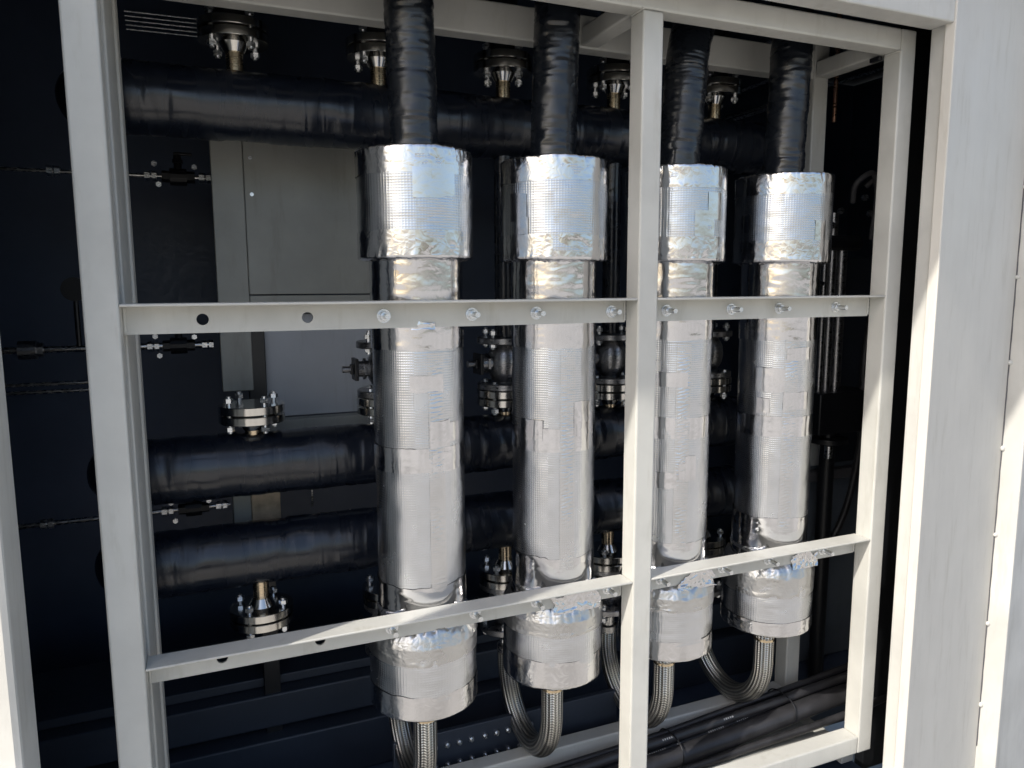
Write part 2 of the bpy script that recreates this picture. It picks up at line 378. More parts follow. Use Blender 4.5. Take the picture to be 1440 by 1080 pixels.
# ------------------------------------------------------------------ foil wrapped cylinders
AX = [0.482, 0.872, 1.264, 1.664]; AY = 0.193; TWO = 2 * math.pi
def ring_frame(x):
    d = Vector((CAM.x - x, CAM.y - AY, 0)).normalized(); return np.array(d), np.array(Vector((-d.y, d.x, 0)))
def sheet(name, x, th, zs, rad, mat, parent, rng, closed=True, edge=0.0, amp=0.0, fn=None, freq=(9, 10), sharp=0.0):
    # foil skin: th angles (0 faces the front), zs heights, rad base radius or array over zs
    d, r_ = ring_frame(x); T, Z = np.meshgrid(th, zs); u = T / TWO; v = (Z - zs.min()) / max(1e-6, np.ptp(zs))
    R = (np.ones_like(Z) * (rad if np.isscalar(rad) else np.asarray(rad)[:, None]))
    if amp:
        R = R + amp * (vnoise(u, v, freq[0], freq[1], rng) - 0.5) * 2 + amp * 0.5 * (vnoise(u, v, freq[0] * 3, freq[1] * 3, rng) - 0.5) * 2
    if sharp:
        n = vnoise(u, v, freq[0] * 2, freq[1] * 2, rng); n2 = vnoise(u, v, freq[0] * 5, freq[1] * 4, rng)
        R = R + sharp * (1 - 2 * np.abs(2 * n - 1)) + sharp * 0.5 * (1 - 2 * np.abs(2 * n2 - 1))
    Zj = Z.copy()
    if edge:
        e = (vnoise(u, v * 0, 26, 1, rng) - 0.5) * 2 * edge + (vnoise(u, v * 0, 70, 1, rng) - 0.5) * edge
        e2 = (vnoise(u, v * 0, 24, 1, rng) - 0.5) * 2 * edge + (vnoise(u, v * 0, 64, 1, rng) - 0.5) * edge
        Zj = Zj + e * np.clip(1 - v * 4, 0, 1) + e2 * np.clip(1 - (1 - v) * 4, 0, 1)
    if fn is not None: R, Zj = fn(T, Z, u, v, R, Zj)
    P = np.stack([x + R * (np.cos(T) * d[0] + np.sin(T) * r_[0]), AY + R * (np.cos(T) * d[1] + np.sin(T) * r_[1]), Zj], 2)
    UV = np.stack([T * 0.125, Z if np.isscalar(rad) else np.cumsum(np.r_[0, np.hypot(np.diff(zs), np.diff(rad))])[:, None] * np.ones_like(Z)], 2)
    UV = UV + np.array([x * 3.1, x * 1.7])
    return grid_mesh(name, P, UV, closed, mat, parent)
def full(n): return np.arange(n) / n * TWO
CYL = [('first foil wrapped cylinder, beside the two empty rail holes', 0.0), ('second foil wrapped cylinder from the empty holes, before the centre post', 0.1),
       ('third foil wrapped cylinder, partly hidden by the centre post', 0.2), ('fourth foil wrapped cylinder, beside the end post and black actuator', 0.3)]
def deg(a, b, n): return np.linspace(math.radians(a), math.radians(b), n)
vessels = []
for k, x in enumerate(AX):
    rng = np.random.default_rng(100 + k)
    v = root('foil_cylinder', (x, AY, -1.085), CYL[k][0], 'cylinder', 'foil wrapped cylinders'); vessels.append(v)
    dz = rng.uniform(-0.02, 0.02, 8)
    jk = sheet('foil_jacket', x, full(128), np.linspace(-0.87, 0.105, 170), 0.1155, 'grid', v, rng, amp=0.0011, freq=(7, 9))
    # loose sheets with their own edges
    s0 = rng.uniform(-14, 2)
    sheet('overlap_sheet', x, deg(s0, s0 + 118, 60), np.linspace(-0.135, -0.74 + dz[0], 110), 0.1171, 'grid', jk, rng, False, 0.0015, 0.0007, None, (16, 12))
    def rip(T, Z, u, vv, R, Zj):
        c = (T - T.min()) / np.ptp(T); m = np.clip(np.minimum(c, 1 - c) * 5, 0, 1) * np.clip(np.minimum(vv, 1 - vv) * 30, 0, 1)
        n = vnoise(u * 3, vv, 24, 60, rng); f = np.clip(vnoise(u, vv, 9, 7, rng) * 2.2 - 0.45, 0.08, 1)
        ph = Z / 0.0105 * TWO + 5 * n + 2.2 * np.sin(T * 9)
        return R + 0.00045 * np.sin(ph) * m * f, Zj
    s1 = s0 + rng.uniform(12, 20)
    sheet('rippled_strip', x, deg(s1, s1 + 21, 16), np.linspace(-0.137, -0.745, 460), 0.1183, 'ripple', jk, rng, False, 0.0, 0.0005, rip, (30, 12))
    # tape bands
    def band(nm, z1, z0, r, nz=16, edge=0.003, mat='tape', par=None, sharp=0.0009, amp=0.0004):
        return sheet(nm, x, full(120), np.linspace(z0, z1, nz), r, mat, par or v, rng, True, edge, amp, None, (10, 3), sharp * 0.25)
    band('neck_tape', 0.093, -0.018, 0.1180, 30, 0.002, 'tape', None, 0.0011, 0.0005)
    band('tape_band', -0.020, -0.132 + dz[1], 0.1184, 26, 0.003)
    band('tape_band', -0.365 + dz[2], -0.428 + dz[2], 0.1180, 16, 0.0012, 'tape', None, 0.0005)
    band('tape_band', -0.718 + dz[3], -0.80, 0.1181, 18, 0.0035, 'tape', None, 0.0012)
    band('tape_band', -0.79, -0.868, 0.1178, 16, 0.003, 'crumple', None, 0.0015)
    for q in range(4):
        a0 = rng.uniform(-60, 45); zq = rng.uniform(-0.68, -0.2); hq = rng.uniform(0.035, 0.075); wq = rng.uniform(14, 46)
        sheet('tape_patch', x, deg(a0, a0 + wq, 30), np.linspace(zq, zq + hq, 16), 0.1187 + 0.0002 * q, 'tape', jk, rng, False, 0.002, 0.0003, None, (20, 3), 0.0)
    # upper collar
    zc0, zc1 = 0.093, 0.353
    tc = sheet('upper_collar', x, full(128), np.linspace(zc0 + 0.004, zc1 - 0.004, 60), 0.1436, 'grid', v, rng, amp=0.0012, freq=(8, 4))
    sheet('overlap_sheet', x, deg(s0 + 6, s0 + 100, 50), np.linspace(zc0 + 0.02, zc1 - 0.02, 40), 0.1450, 'grid', tc, rng, False, 0.0012, 0.0008, None, (18, 6))
    for q in range(2):
        a0 = rng.uniform(-55, 40); zq = rng.uniform(0.15, 0.24)
        sheet('tape_patch', x, deg(a0, a0 + rng.uniform(10, 30), 24), np.linspace(zq, zq + rng.uniform(0.04, 0.08), 14), 0.1457, 'tape', tc, rng, False, 0.002, 0.0003, None, (20, 3), 0.0)
    def rim(nm, za, zb, rb, ri, par, sharp=0.0016, n_in=8, rise=0.004, mat='crumple'):
        # tape folded round an edge: the skirt from za to zb, then in over the end to radius ri
        nz = 18; zs = np.r_[np.linspace(za, zb, nz), np.full(n_in, zb) + np.sign(zb - za) * np.sin(np.linspace(0.2, 1, n_in) * 1.57) * rise]
        rr = np.r_[np.full(nz, rb), np.linspace(rb - 0.004, ri, n_in)]
        rr[nz - 1] -= 0.0015
        d_, r_ = ring_frame(x); th = full(220); T = np.tile(th, (len(zs), 1)); u = T / TWO
        vv = np.tile(np.linspace(0, 1, len(zs))[:, None], (1, len(th)))
        n = vnoise(u, vv, 30, 5, rng); n2 = vnoise(u, vv, 64, 6, rng); n3 = vnoise(u, vv, 14, 4, rng); sharp = sharp * np.clip(0.15 + 1.2 * (vnoise(u, vv, 9, 3, rng) - 0.35) + 0.6 * (np.clip((vv - 0.4) * 3, 0, 1)), 0.1, 1)
        Rr = rr[:, None] + sharp * (1 - 2 * np.abs(2 * n - 1)) + sharp * 0.5 * (1 - 2 * np.abs(2 * n2 - 1))
        pl_ = 1 - 2 * np.abs(2 * vnoise(u + 0.02 * vv, vv * 0, 84, 1, rng) - 1); ge = np.clip(vnoise(u, vv * 0, 11, 1, rng) * 2.4 - 0.6, 0, 1)
        Rr = Rr + 0.0018 * pl_ * ge * np.clip((vv - 0.30) * 2.2, 0, 1) * np.clip((1 - vv) * 6, 0, 1)
        w = np.clip((vv - 0.55) * 3, 0, 1); w0 = np.clip(1 - vv * 6, 0, 1)
        Zz = zs[:, None] + w * 0.006 * (n3 - 0.5) + w * 0.003 * (1 - 2 * np.abs(2 * n2 - 1)) + w0 * 0.004 * (vnoise(u, vv * 0, 30, 1, rng) - 0.5)
        P = np.stack([x + Rr * (np.cos(T) * d_[0] + np.sin(T) * r_[0]), AY + Rr * (np.cos(T) * d_[1] + np.sin(T) * r_[1]), Zz], 2)
        sl_ = np.cumsum(np.r_[0, np.hypot(np.diff(zs), np.diff(rr))])
        UV = np.stack([T * 0.145 + x * 2.3, np.tile(sl_[:, None], (1, len(th))) + x], 2)
        return grid_mesh(nm, P, UV, True, mat, par)
    rim('rim_tape', 0.292, zc1, 0.1453, 0.058, tc, 0.0006); rim('rim_tape', 0.158, zc0, 0.1453, 0.1165, tc, 0.0006)
    # lower collar
    zl0, zl1 = -1.082, -0.886
    lc = sheet('lower_collar', x, full(128), np.linspace(zl0 + 0.004, zl1 - 0.002, 50), 0.1436, 'grid', v, rng, amp=0.0012, freq=(8, 4))
    sheet('overlap_sheet', x, deg(s0 - 5, s0 + 60, 40), np.linspace(zl0 + 0.05, zl1 - 0.03, 36), 0.1450, 'grid', lc, rng, False, 0.0012, 0.0008, None, (18, 6))
    rim('rim_tape', -1.020 + dz[5], zl0, 0.1452, 0.024, lc, 0.0008, 14)
    rim('shoulder_tape', -0.945 + dz[6], zl1, 0.1454, 0.1205, lc, 0.0022, 12, 0.044, 'shoulder')
    # crumpled foil lapped up against the rail
    if k:
        nx, nz = 46, 26; xs = np.linspace(x - 0.085 + 0.02 * k, x + 0.078, nx); zz = np.linspace(-0.862, -0.798, nz); XX, ZZ = np.meshgrid(xs, zz)
        uu = (XX - xs[0]) / np.ptp(xs) * 0.98; vv = (ZZ - zz[0]) / np.ptp(zz)
        n = vnoise(uu, vv, 9, 4, rng); n2 = vnoise(uu, vv, 22, 9, rng)
        YY = 0.0625 - 0.0035 * (1 - np.abs(2 * n - 1)) - 0.0012 * (1 - np.abs(2 * n2 - 1)) - 0.012 * np.clip(0.4 - vv, 0, 1)
        ZZ = ZZ - (0.045 * vnoise(uu, vv * 0, 5, 1, rng) + 0.012 * vnoise(uu, vv * 0, 17, 1, rng)) * vv * (np.abs(uu - 0.5) * 1.6 + 0.1); XX = XX + 0.02 * (vnoise(vv * 0.9, uu * 0, 5, 1, rng) - 0.5) * (2 * np.abs(uu - 0.5))
        grid_mesh('foil_flap', np.stack([XX, YY, ZZ], 2), np.stack([XX, ZZ], 2), False, 'tape', lc)
    else:
        tag(sheet('foil_patch', x, deg(-6, 19, 24), np.linspace(-0.078, -0.058, 10), 0.1325, 'crumple', v, rng, False, 0.003, 0.001, None, (24, 3)), 'torn foil tag lapped over the rail edge')

# ------------------------------------------------------------------ U-bolts through the rails
def make_ubolt(lab):
    r = root('u_bolt', (0, 0, 0), lab, 'bolt', 'u-bolts on the rails')
    pts = [(-0.11, -0.045, 0), (-0.11, 0.0, 0), (-0.11, 0.05, 0)] + [(-0.11 * math.cos(a), 0.13 + 0.11 * math.sin(a), 0) for a in np.linspace(0, math.pi, 14)] + [(0.11, 0.05, 0), (0.11, 0, 0), (0.11, -0.045, 0)]
    tube('rod', pts, 0.0068, 'zinc', r, 10)
    for s in (-1, 1):
        b = bmesh.new(); bmcyl(b, (s * 0.11, -0.0022, 0), (s * 0.11, -0.0005, 0), 0.0165, 20); frombm('washer', b, 'zinc', r)
        b = bmesh.new(); bmcyl(b, (s * 0.11, -0.0145, 0), (s * 0.11, -0.0023, 0), 0.0125, 6)
        bmesh.ops.bevel(b, geom=b.edges[:], offset=0.0009, segments=1, affect='EDGES'); n = frombm('nut', b, 'zinc', r)
        n.rotation_euler = (0, 0.3 * s, 0); n.location = (s * 0.11 * (1 - math.cos(0.3 * s)), 0, s * 0.11 * math.sin(0.3 * s))
    return r
ub = None
NTH = ['at the first foil cylinder', 'at the second foil cylinder', 'at the third foil cylinder', 'at the fourth foil cylinder']
for k in range(4):
    for z, rl in ((-0.0066, 'upper'), (-0.78, 'lower')):
        lab = 'zinc plated u-bolt with two nuts through the %s rail %s' % (rl, NTH[k])
        if ub is None: o = ub = make_ubolt(lab)
        else: o = copy_tree(ub); o['label'] = lab
        o.location = (0.082 + 0.394 * (k + 1), 0.0645, z - 0.036)

# ------------------------------------------------------------------ black wrapped hoses above the cylinders
HW = ['nearest the empty holes', 'just before the centre post', 'behind the centre post', 'nearest the end post']
for k, x in enumerate(AX):
    rng = np.random.default_rng(300 + k)
    top = [(x - 0.005, AY, 0.31), (x - 0.003, AY, 0.45), (x + 0.004, AY, 0.62), (x + 0.010, AY + 0.004, 0.78), (x + 0.012, AY + 0.02, 0.93), (x + 0.012, AY + 0.03, 1.155)]
    if k == 2: top = [(x, AY, 0.31), (x + 0.012, AY, 0.45), (x + 0.024, AY, 0.6), (x + 0.04, AY + 0.01, 0.70), (x + 0.075, AY + 0.03, 0.8), (x + 0.11, AY + 0.05, 0.93), (x + 0.12, AY + 0.05, 1.155)]
    if k == 0: top = [(x, AY, 0.31), (x, AY, 0.45), (x - 0.003, AY, 0.62), (x - 0.012, AY - 0.012, 0.78), (x - 0.02, AY - 0.02, 0.93), (x - 0.02, AY - 0.02, 1.155)]
    path = smoothpath(top, 34); nrow = len(path)
    L = rng.random((nrow + 4, 18)); fold = np.zeros(nrow); p_ = 0
    while p_ < nrow:
        fold[p_:p_ + 1] -= rng.uniform(0.0003, 0.0017); p_ += int(rng.integers(4, 13))
    ph = rng.uniform(0, 6, nrow)
    def rf(q, t, L=L, fold=fold):
        u = t / TWO; a = np.interp(u, np.linspace(0, 1, 19), np.r_[L[q], L[q, :1]]); b2 = np.interp(u, np.linspace(0, 1, 19), np.r_[L[q // 6], L[q // 6, :1]])
        return fold[q] * (0.4 + 1.2 * b2) + 0.0016 * (a - 0.5) + 0.004 * (b2 - 0.5)
    o = tube('wrapped_hose', path, 0.0605, 'hwrap', None, 40, True, rf)
    tag(o, 'black tape wrapped hose into the top of the foil cylinder ' + HW[k], 'hose', 'black wrapped hoses')

# ------------------------------------------------------------------ braided hoses below
for k, x in enumerate(AX):
    r = root('braided_hose', (x, 0.37, -1.47), 'braided stainless hose looping under the foil cylinder ' + HW[k], 'hose', 'braided hoses')
    xb = x + 0.006
    pts = [(x, AY, -1.135 - q * 0.012) for q in range(9)] + [(x + (xb - x) * (1 - math.cos(a)) / 2, 0.3765 - 0.1835 * math.cos(a), -1.24 - 0.185 * math.sin(a)) for a in np.linspace(0.05, math.pi, 44)] + [(xb, 0.56, -1.235 + q * 0.01) for q in range(1, 5)]
    tube('braid', pts, 0.0325, 'braid', r, 36, True, None, True)
    lathe('ferrule', [(0, -1.075), (0.0255, -1.075), (0.0255, -1.1), (0.0262, -1.102), (0.0262, -1.146), (0.034, -1.148), (0.034, -1.156), (0, -1.157)], 'warm', r, 28, (x, AY))
    lathe('ferrule', [(0, -1.155), (0.026, -1.156), (0.026, -1.185), (0.035, -1.19), (0.035, -1.212), (0, -1.213)], 'steel', r, 28, (xb, 0.56))

# ------------------------------------------------------------------ header pipes behind
SX = [0.09, 0.482, 0.872, 1.266, 1.672]; SY = 0.56
HZ = dict(top=0.513, mid=-0.481, low=-0.748)
for nm, z in HZ.items():
    rng = np.random.default_rng(int(abs(z) * 1000))
    xs = np.arange(-0.17, 2.05, 0.012); nrow = len(xs) + 12; fold = np.zeros(nrow); p_ = 0
    while p_ < nrow:
        fold[p_:p_ + 1] -= rng.uniform(0.0004, 0.003); p_ += int(rng.integers(3, 16))
    L = rng.random((nrow + 8, 14))
    def rf(q, t, L=L, fold=fold):
        b2 = np.interp(t / TWO, np.linspace(0, 1, 15), np.r_[L[q // 5], L[q // 5, :1]]); a = np.interp(t / TWO, np.linspace(0, 1, 15), np.r_[L[q], L[q, :1]])
        return fold[q] * (0.3 + 1.4 * b2) + 0.0045 * (b2 - 0.5) + 0.0012 * (a - 0.5)
    pts = [(xs[0] - 0.09 * math.sin(a), SY + 0.09 * (1 - math.cos(a)) , z) for a in np.linspace(1.3, 0.12, 11)] + [(q, SY, z) for q in xs]
    rd = 0.092
    lab = {'top': 'black tape wrapped header pipe running above the grey cabinet', 'mid': 'black tape wrapped header pipe under the blank flange, upper of the close pair',
           'low': 'black tape wrapped header pipe, lower of the close pair'}[nm]
    tag(tube('header_pipe', pts, rd, 'wrap', None, 44, True, rf), lab, 'pipe', 'black wrapped header pipes')

def bolt_into(b, px, py, z0, z1, r=0.0068, nut=0.0125):
    bmcyl(b, (px, py, z0), (px, py, z1), r, 10)
    for a, h in ((z0 + 0.006, 0.012), (z1 - 0.018, 0.012)):
        bmcyl(b, (px, py, a), (px, py, a + h), nut, 6)
def make_joint(L, lab):
    # weld neck flange pair standing on a header: origin on the header axis, opening upwards
    r = root('flange_joint', (0, 0, 0), lab, 'flange')
    lathe('pipe_neck', [(0.0, 0.08), (0.0225, 0.08), (0.0225, L - 0.022), (0, L - 0.022)], 'warm', r, 28)
    lathe('flange', [(0.0, L - 0.024), (0.026, L - 0.024), (0.036, L - 0.004), (0.038, L), (0.089, L), (0.0905, L + 0.0015), (0.0905, L + 0.0215), (0.089, L + 0.023), (0.0, L + 0.023)], 'polish', r, 48)
    lathe('gasket', [(0, L + 0.0232), (0.062, L + 0.0232), (0.062, L + 0.0278), (0, L + 0.0278)], 'gasket', r, 32)
    lathe('flange', [(0.0, L + 0.028), (0.089, L + 0.028), (0.0905, L + 0.0295), (0.0905, L + 0.0495), (0.089, L + 0.051), (0.0, L + 0.051)], 'polish', r, 48)
    b0 = None
    for q in range(4):
        a = math.radians(32 + 90 * q)
        if b0 is None:
            b = bmesh.new(); bolt_into(b, 0, 0, L - 0.026, L + 0.079); b0 = o = frombm('bolt', b, 'zinc', r)
        else: o = b0.copy(); COL.objects.link(o)
        o.location = (0.0695 * math.cos(a), 0.0695 * math.sin(a), 0); o.rotation_euler = (0, 0, a)
    return r
WHERE = ['in line with the empty holes', 'behind the first foil cylinder', 'behind the second foil cylinder', 'behind the third foil cylinder', 'behind the fourth foil cylinder']
jm = jo = None
for k, x in enumerate(SX):
    for nm, L, flip in (('mid', 0.124, 1), ('top', 0.162, 1), ('low', 0.158, -1)):
        lab = 'bolted flange pair %s header pipe, %s' % ({'mid': 'on the middle', 'top': 'above the top', 'low': 'under the lowest'}[nm], WHERE[k])
        proto = jm if nm == 'mid' else jo
        if proto is None:
            proto = make_joint(L, lab); o = proto
            if nm == 'mid': jm = proto
            else: jo = proto
        else: o = copy_tree(proto)
        o['label'] = lab; o['group'] = 'bolted flange pairs on the header pipes'
        o.location = (x, SY, HZ[nm]); tw = math.radians((k * 37 + int(L * 1000)) % 29 - 14); o.rotation_euler = (0, 0, tw) if flip > 0 else (math.pi, 0, tw)
    tag(tube('riser_pipe', [(x, SY, HZ['top'] + 0.2135), (x, SY, 0.9), (x, SY, 1.157)], 0.045, 'blackm', None, 24),
        'dark riser pipe standing on the top flange, ' + WHERE[k], 'pipe', 'dark riser pipes')

def make_valve(lab):
    r = root('ball_valve', (0, 0, 0), lab, 'valve')
    lathe('body', [(0, 0.0), (0.03, 0.0), (0.03, 0.022), (0.04, 0.03), (0.054, 0.055), (0.058, 0.085), (0.054, 0.115), (0.04, 0.14), (0.03, 0.15), (0.03, 0.168), (0, 0.168)], 'dsteel', r, 36)
    for z in (0.001, 0.148):
        lathe('flange', [(0.0295, z), (0.086, z), (0.088, z + 0.002), (0.088, z + 0.018), (0.086, z + 0.02), (0.0295, z + 0.02)], 'dsteel', r, 40)
    b0 = None
    for q in range(4):
        a = math.radians(32 + 90 * q)
        if b0 is None:
            b = bmesh.new(); bolt_into(b, 0, 0, 0.132, 0.196); b0 = o = frombm('bolt', b, 'zinc', r)
        else: o = b0.copy(); COL.objects.link(o)
        o.location = (0.0695 * math.cos(a), 0.0695 * math.sin(a), 0)
    b = bmesh.new(); bmcyl(b, (-0.045, 0, 0.085), (-0.088, 0, 0.085), 0.024, 16); bmcyl(b, (-0.062, 0, 0.085), (-0.07, 0, 0.085), 0.032, 6); frombm('bonnet', b, 'dsteel', r)
    b = bmesh.new(); bmbox(b, -0.099, -0.088, -0.03, 0.03, 0.052, 0.118, 0.002); bmbox(b, -0.108, -0.099, -0.012, 0.012, 0.07, 0.1, 0.002); frombm('handle_plate', b, 'blackm', r)
    b = bmesh.new(); bmcyl(b, (-0.1, 0, 0.085), (-0.132, 0, 0.085), 0.010, 12); frombm('stem', b, 'dsteel', r)
    return r
vp = None
for k in range(1, 5):
    for nm, z, flip in (('middle', HZ['mid'] + 0.1755, 1), ('lowest', HZ['low'] - 0.2095, -1)):
        lab = 'dark ball valve %s the %s header pipe, %s' % ('over' if flip > 0 else 'under', nm, WHERE[k])
        if vp is None: o = vp = make_valve(lab)
        else: o = copy_tree(vp)
        o['label'] = lab; o['group'] = 'flanged ball valves'
        o.location = (SX[k], SY, z); tw = math.radians((k * 23) % 17 - 6); o.rotation_euler = (0, 0, tw) if flip > 0 else (math.pi, 0, tw)
    tag(tube('riser_pipe', [(SX[k], SY, HZ['mid'] + 0.3445), (SX[k], SY, 0.1), (SX[k], SY, HZ['top'] - 0.085)], 0.03, 'wrap', None, 24),
        'dark pipe from ball valve to top header, ' + WHERE[k], 'pipe', 'dark connecting pipes')

# ------------------------------------------------------------------ cabinet and panels behind the headers
cb = root('grey_cabinet', (0.3, 0.82, -1.655), 'grey steel cabinet behind the header pipes', 'cabinet')
box('corner_post', 0.020, 0.112, 0.80, 0.86, -0.30, 0.56, 'greyp', cb, 0.003)
box('panel', 0.114, 0.56, 0.822, 0.85, 0.002, 0.56, 'greyp', cb, 0.002)
box('panel', 0.114, 0.56, 0.826, 0.85, -0.06, -0.002, 'greyp', cb, 0.002)
box('panel', 0.155, 0.56, 0.86, 0.88, -0.40, -0.062, 'bluep', cb, 0.002)
box('support_post', 0.10, 0.152, 0.81, 0.87, -1.655, -0.065, 'blackm', cb, 0.002)
box('cross_rail', 0.153, 0.62, 0.80, 0.855, -0.462, -0.402, 'greyp', cb, 0.003)
for (x, z) in ((0.135, 0.42), (0.135, 0.31), (0.16, -0.03), (0.30, -0.03)):
    b = bmesh.new(); bmcyl(b, (x, 0.8215 if z > 0 else 0.8255, z), (x, 0.818, z), 0.006, 10); frombm('screw', b, 'zinc', cb)
bk = root('pipe_bracket', (0.1, 0.72, -0.73), 'grey bracket with tan plate between the close header pipes', 'bracket')
box('web', 0.030, 0.083, 0.72, 0.80, -0.735, -0.585, 'greyp', bk, 0.003); box('plate', 0.0835, 0.170, 0.715, 0.80, -0.725, -0.585, 'brass', bk, 0.003)

# dark skid beams low down at the back
for z0, z1, y, lab in ((-1.452, -1.335, 0.80, 'dark navy skid beam, upper of the two behind the braided hoses'), (-1.655, -1.475, 0.76, 'dark navy skid beam resting on the enclosure floor')):
    tag(box('skid_beam', -1.19, 3.45, y, y + 0.09, z0, z1, 'navy2', None, 0.006), lab, 'beam', 'dark skid beams')
tag(box('skid_plate', -1.19, 3.45, 0.86, 1.2, -1.333, -1.30, 'navy2', None, 0.004), 'dark navy deck plate over the upper skid beam', 'plate')
for q, xx in enumerate((-0.9, 0.75, 2.6)):
    tag(box('skid_block', xx, xx + 0.1, 0.861, 1.1, -1.655, -1.335, 'navy2', None, 0.004), 'dark block carrying the deck plate, ' + ['towards the header ends', 'behind the bolted web', 'beneath the actuator'][q], 'block', 'skid blocks')
pl = root('bolted_web', (0.8, 0.46, -1.655), 'dark vertical web plate with two rows of studs behind the frame base', 'plate')
box('web_plate', 0.45, 1.25, 0.45, 0.47, -1.655, -1.385, 'navy2', pl, 0.003)
st0 = None
for row, (z, xo) in enumerate(((-1.431, 0.0), (-1.499, 0.002))):
    for q in range(10):
        if st0 is None:
            b = bmesh.new(); bmcyl(b, (0, 0, 0), (0, -0.006, 0), 0.0095, 6); bmcyl(b, (0, -0.006, 0), (0, -0.013, 0), 0.0052, 10); st0 = o = frombm('stud', b, 'zinc', pl)
        else: o = st0.copy(); COL.objects.link(o)
        o.location = Vector((0.622 - 0.08 + xo + q * 0.0408 + (0.006 if q > 4 else 0), 0.4497, z)) - pl.location
# floor tray and cables
tr = root('floor_tray', (0.9, 0.2, -1.56), 'grey sheet tray on the frame base under the cables', 'tray')
box('tray_sheet', -0.17, 1.0, 0.066, 0.333, -1.555, -1.548, 'tray', tr, 0.002); box('tray_sheet', 1.006, 1.9, 0.066, 0.333, -1.555, -1.548, 'tray', tr, 0.002)
box('tray_rib', 0.70, 0.76, 0.068, 0.331, -1.5475, -1.536, 'tray', tr, 0.003); box('tray_rib', 1.34, 1.40, 0.068, 0.331, -1.5475, -1.536, 'tray', tr, 0.003)
box('tray_foot', -0.1, 1.88, 0.19, 0.21, -1.66, -1.5555, 'tray', tr, 0.002)
cabs = [('cable', 0.0325, [(0.45, 0.20, -1.518), (0.85, 0.20, -1.518), (1.2, 0.205, -1.514), (1.5, 0.215, -1.505), (1.75, 0.21, -1.480), (1.95, 0.195, -1.448), (2.2, 0.2, -1.44), (2.6, 0.25, -1.44)], 'thick black cable at the front of the floor bundle'),
        ('cable', 0.0185, [(0.45, 0.27, -1.528), (0.9, 0.262, -1.528), (1.2, 0.262, -1.522), (1.5, 0.27, -1.505), (1.75, 0.266, -1.477), (1.95, 0.25, -1.442), (2.2, 0.255, -1.43), (2.6, 0.3, -1.43)], 'printed black cable in the middle of the floor bundle'),
        ('cable', 0.0165, [(0.45, 0.31, -1.53), (0.9, 0.302, -1.53), (1.2, 0.302, -1.52), (1.5, 0.305, -1.492), (1.75, 0.298, -1.458), (1.95, 0.288, -1.435), (2.2, 0.3, -1.42), (2.6, 0.35, -1.42)], 'black cable at the back of the floor bundle'),
        ('cable', 0.0155, [(0.45, 0.235, -1.487), (0.9, 0.24, -1.484), (1.2, 0.247, -1.474), (1.5, 0.252, -1.462), (1.75, 0.246, -1.442), (1.95, 0.232, -1.415), (2.2, 0.235, -1.4), (2.6, 0.28, -1.4)], 'black cable on top of the floor bundle')]
cabs += [('cable', 0.011, [(0.45, 0.288, -1.495), (0.9, 0.285, -1.49), (1.3, 0.29, -1.478), (1.6, 0.292, -1.455), (1.85, 0.278, -1.425), (2.1, 0.275, -1.40), (2.6, 0.32, -1.39)], 'thin black cable lying high at the back of the floor bundle'),
         ('cable', 0.013, [(0.45, 0.155, -1.535), (0.9, 0.160, -1.535), (1.3, 0.166, -1.533), (1.6, 0.172, -1.525), (1.85, 0.158, -1.505), (2.1, 0.15, -1.48), (2.6, 0.2, -1.46)], 'thin black cable lying in front of the thick cable')]
for nm, rr, pts, lab in cabs:
    path = smoothpath(pts, 12)
    o = tag(tube(nm, path, rr, 'black', None, 20), lab, 'cable', 'black floor cables')
    if 'printed' in lab or 'on top' in lab:
        # rows of small white printed characters along the sheath
        o2 = root('cable_print', (0, 0, 0), lab, 'cable', 'black floor cables'); COL.objects.unlink(o2); bpy.data.objects.remove(o2)
        b = bmesh.new(); rnd = random.Random(3)
        groups = ((1.25, 9), (1.37, 2), (1.50, 8), (1.62, 6), (1.75, 7)) if 'printed' in lab else ((1.3, 6), (1.55, 5))
        pv = [Vector(p) for p in path]
        for gx, cnt in groups:
            for c in range(cnt):
                xx = gx + c * 0.0085; i = min(range(len(pv)), key=lambda q: abs(pv[q].x - xx)); i = min(i, len(pv) - 2)
                A, B = (pv[i], pv[i + 1]) if pv[i].x <= xx else (pv[i - 1], pv[i]); t = (xx - A.x) / (B.x - A.x); c0 = A.lerp(B, t); tx = (B - A).normalized()
                nrm = Vector((-0.25, -0.8, 0.75)).normalized(); nrm = (nrm - tx * nrm.dot(tx)).normalized(); up = nrm.cross(tx)
                w, h = 0.0016 + 0.0016 * rnd.random(), 0.0028
                ctr = c0 + nrm * (rr + 0.0006)
                vs = [b.verts.new(ctr + tx * sx * w + up * sy * h) for sx, sy in ((-1, -1), (1, -1), (1, 1), (-1, 1))]; b.faces.new(vs)
        frombm('print_marks', b, 'print', o)['kind'] = 'stuff'
for x0, nm in ((1.335, 'zip tie round the cable bundle near the centre post'), (1.80, 'zip tie round the cable bundle near the end post')):
    zc = -1.50 if x0 < 1.5 else -1.46; yc = 0.243; pts = []
    for a in np.linspace(0, TWO, 29):
        pts.append((x0 + 0.004 * math.sin(a), yc + 0.080 * math.cos(a) * (1 - 0.1 * math.cos(2 * a)), zc + 0.049 * math.sin(a)))
    tag(tube('zip_tie', pts, 0.0026, 'blackm', None, 6, True), nm, 'zip tie', 'zip ties')

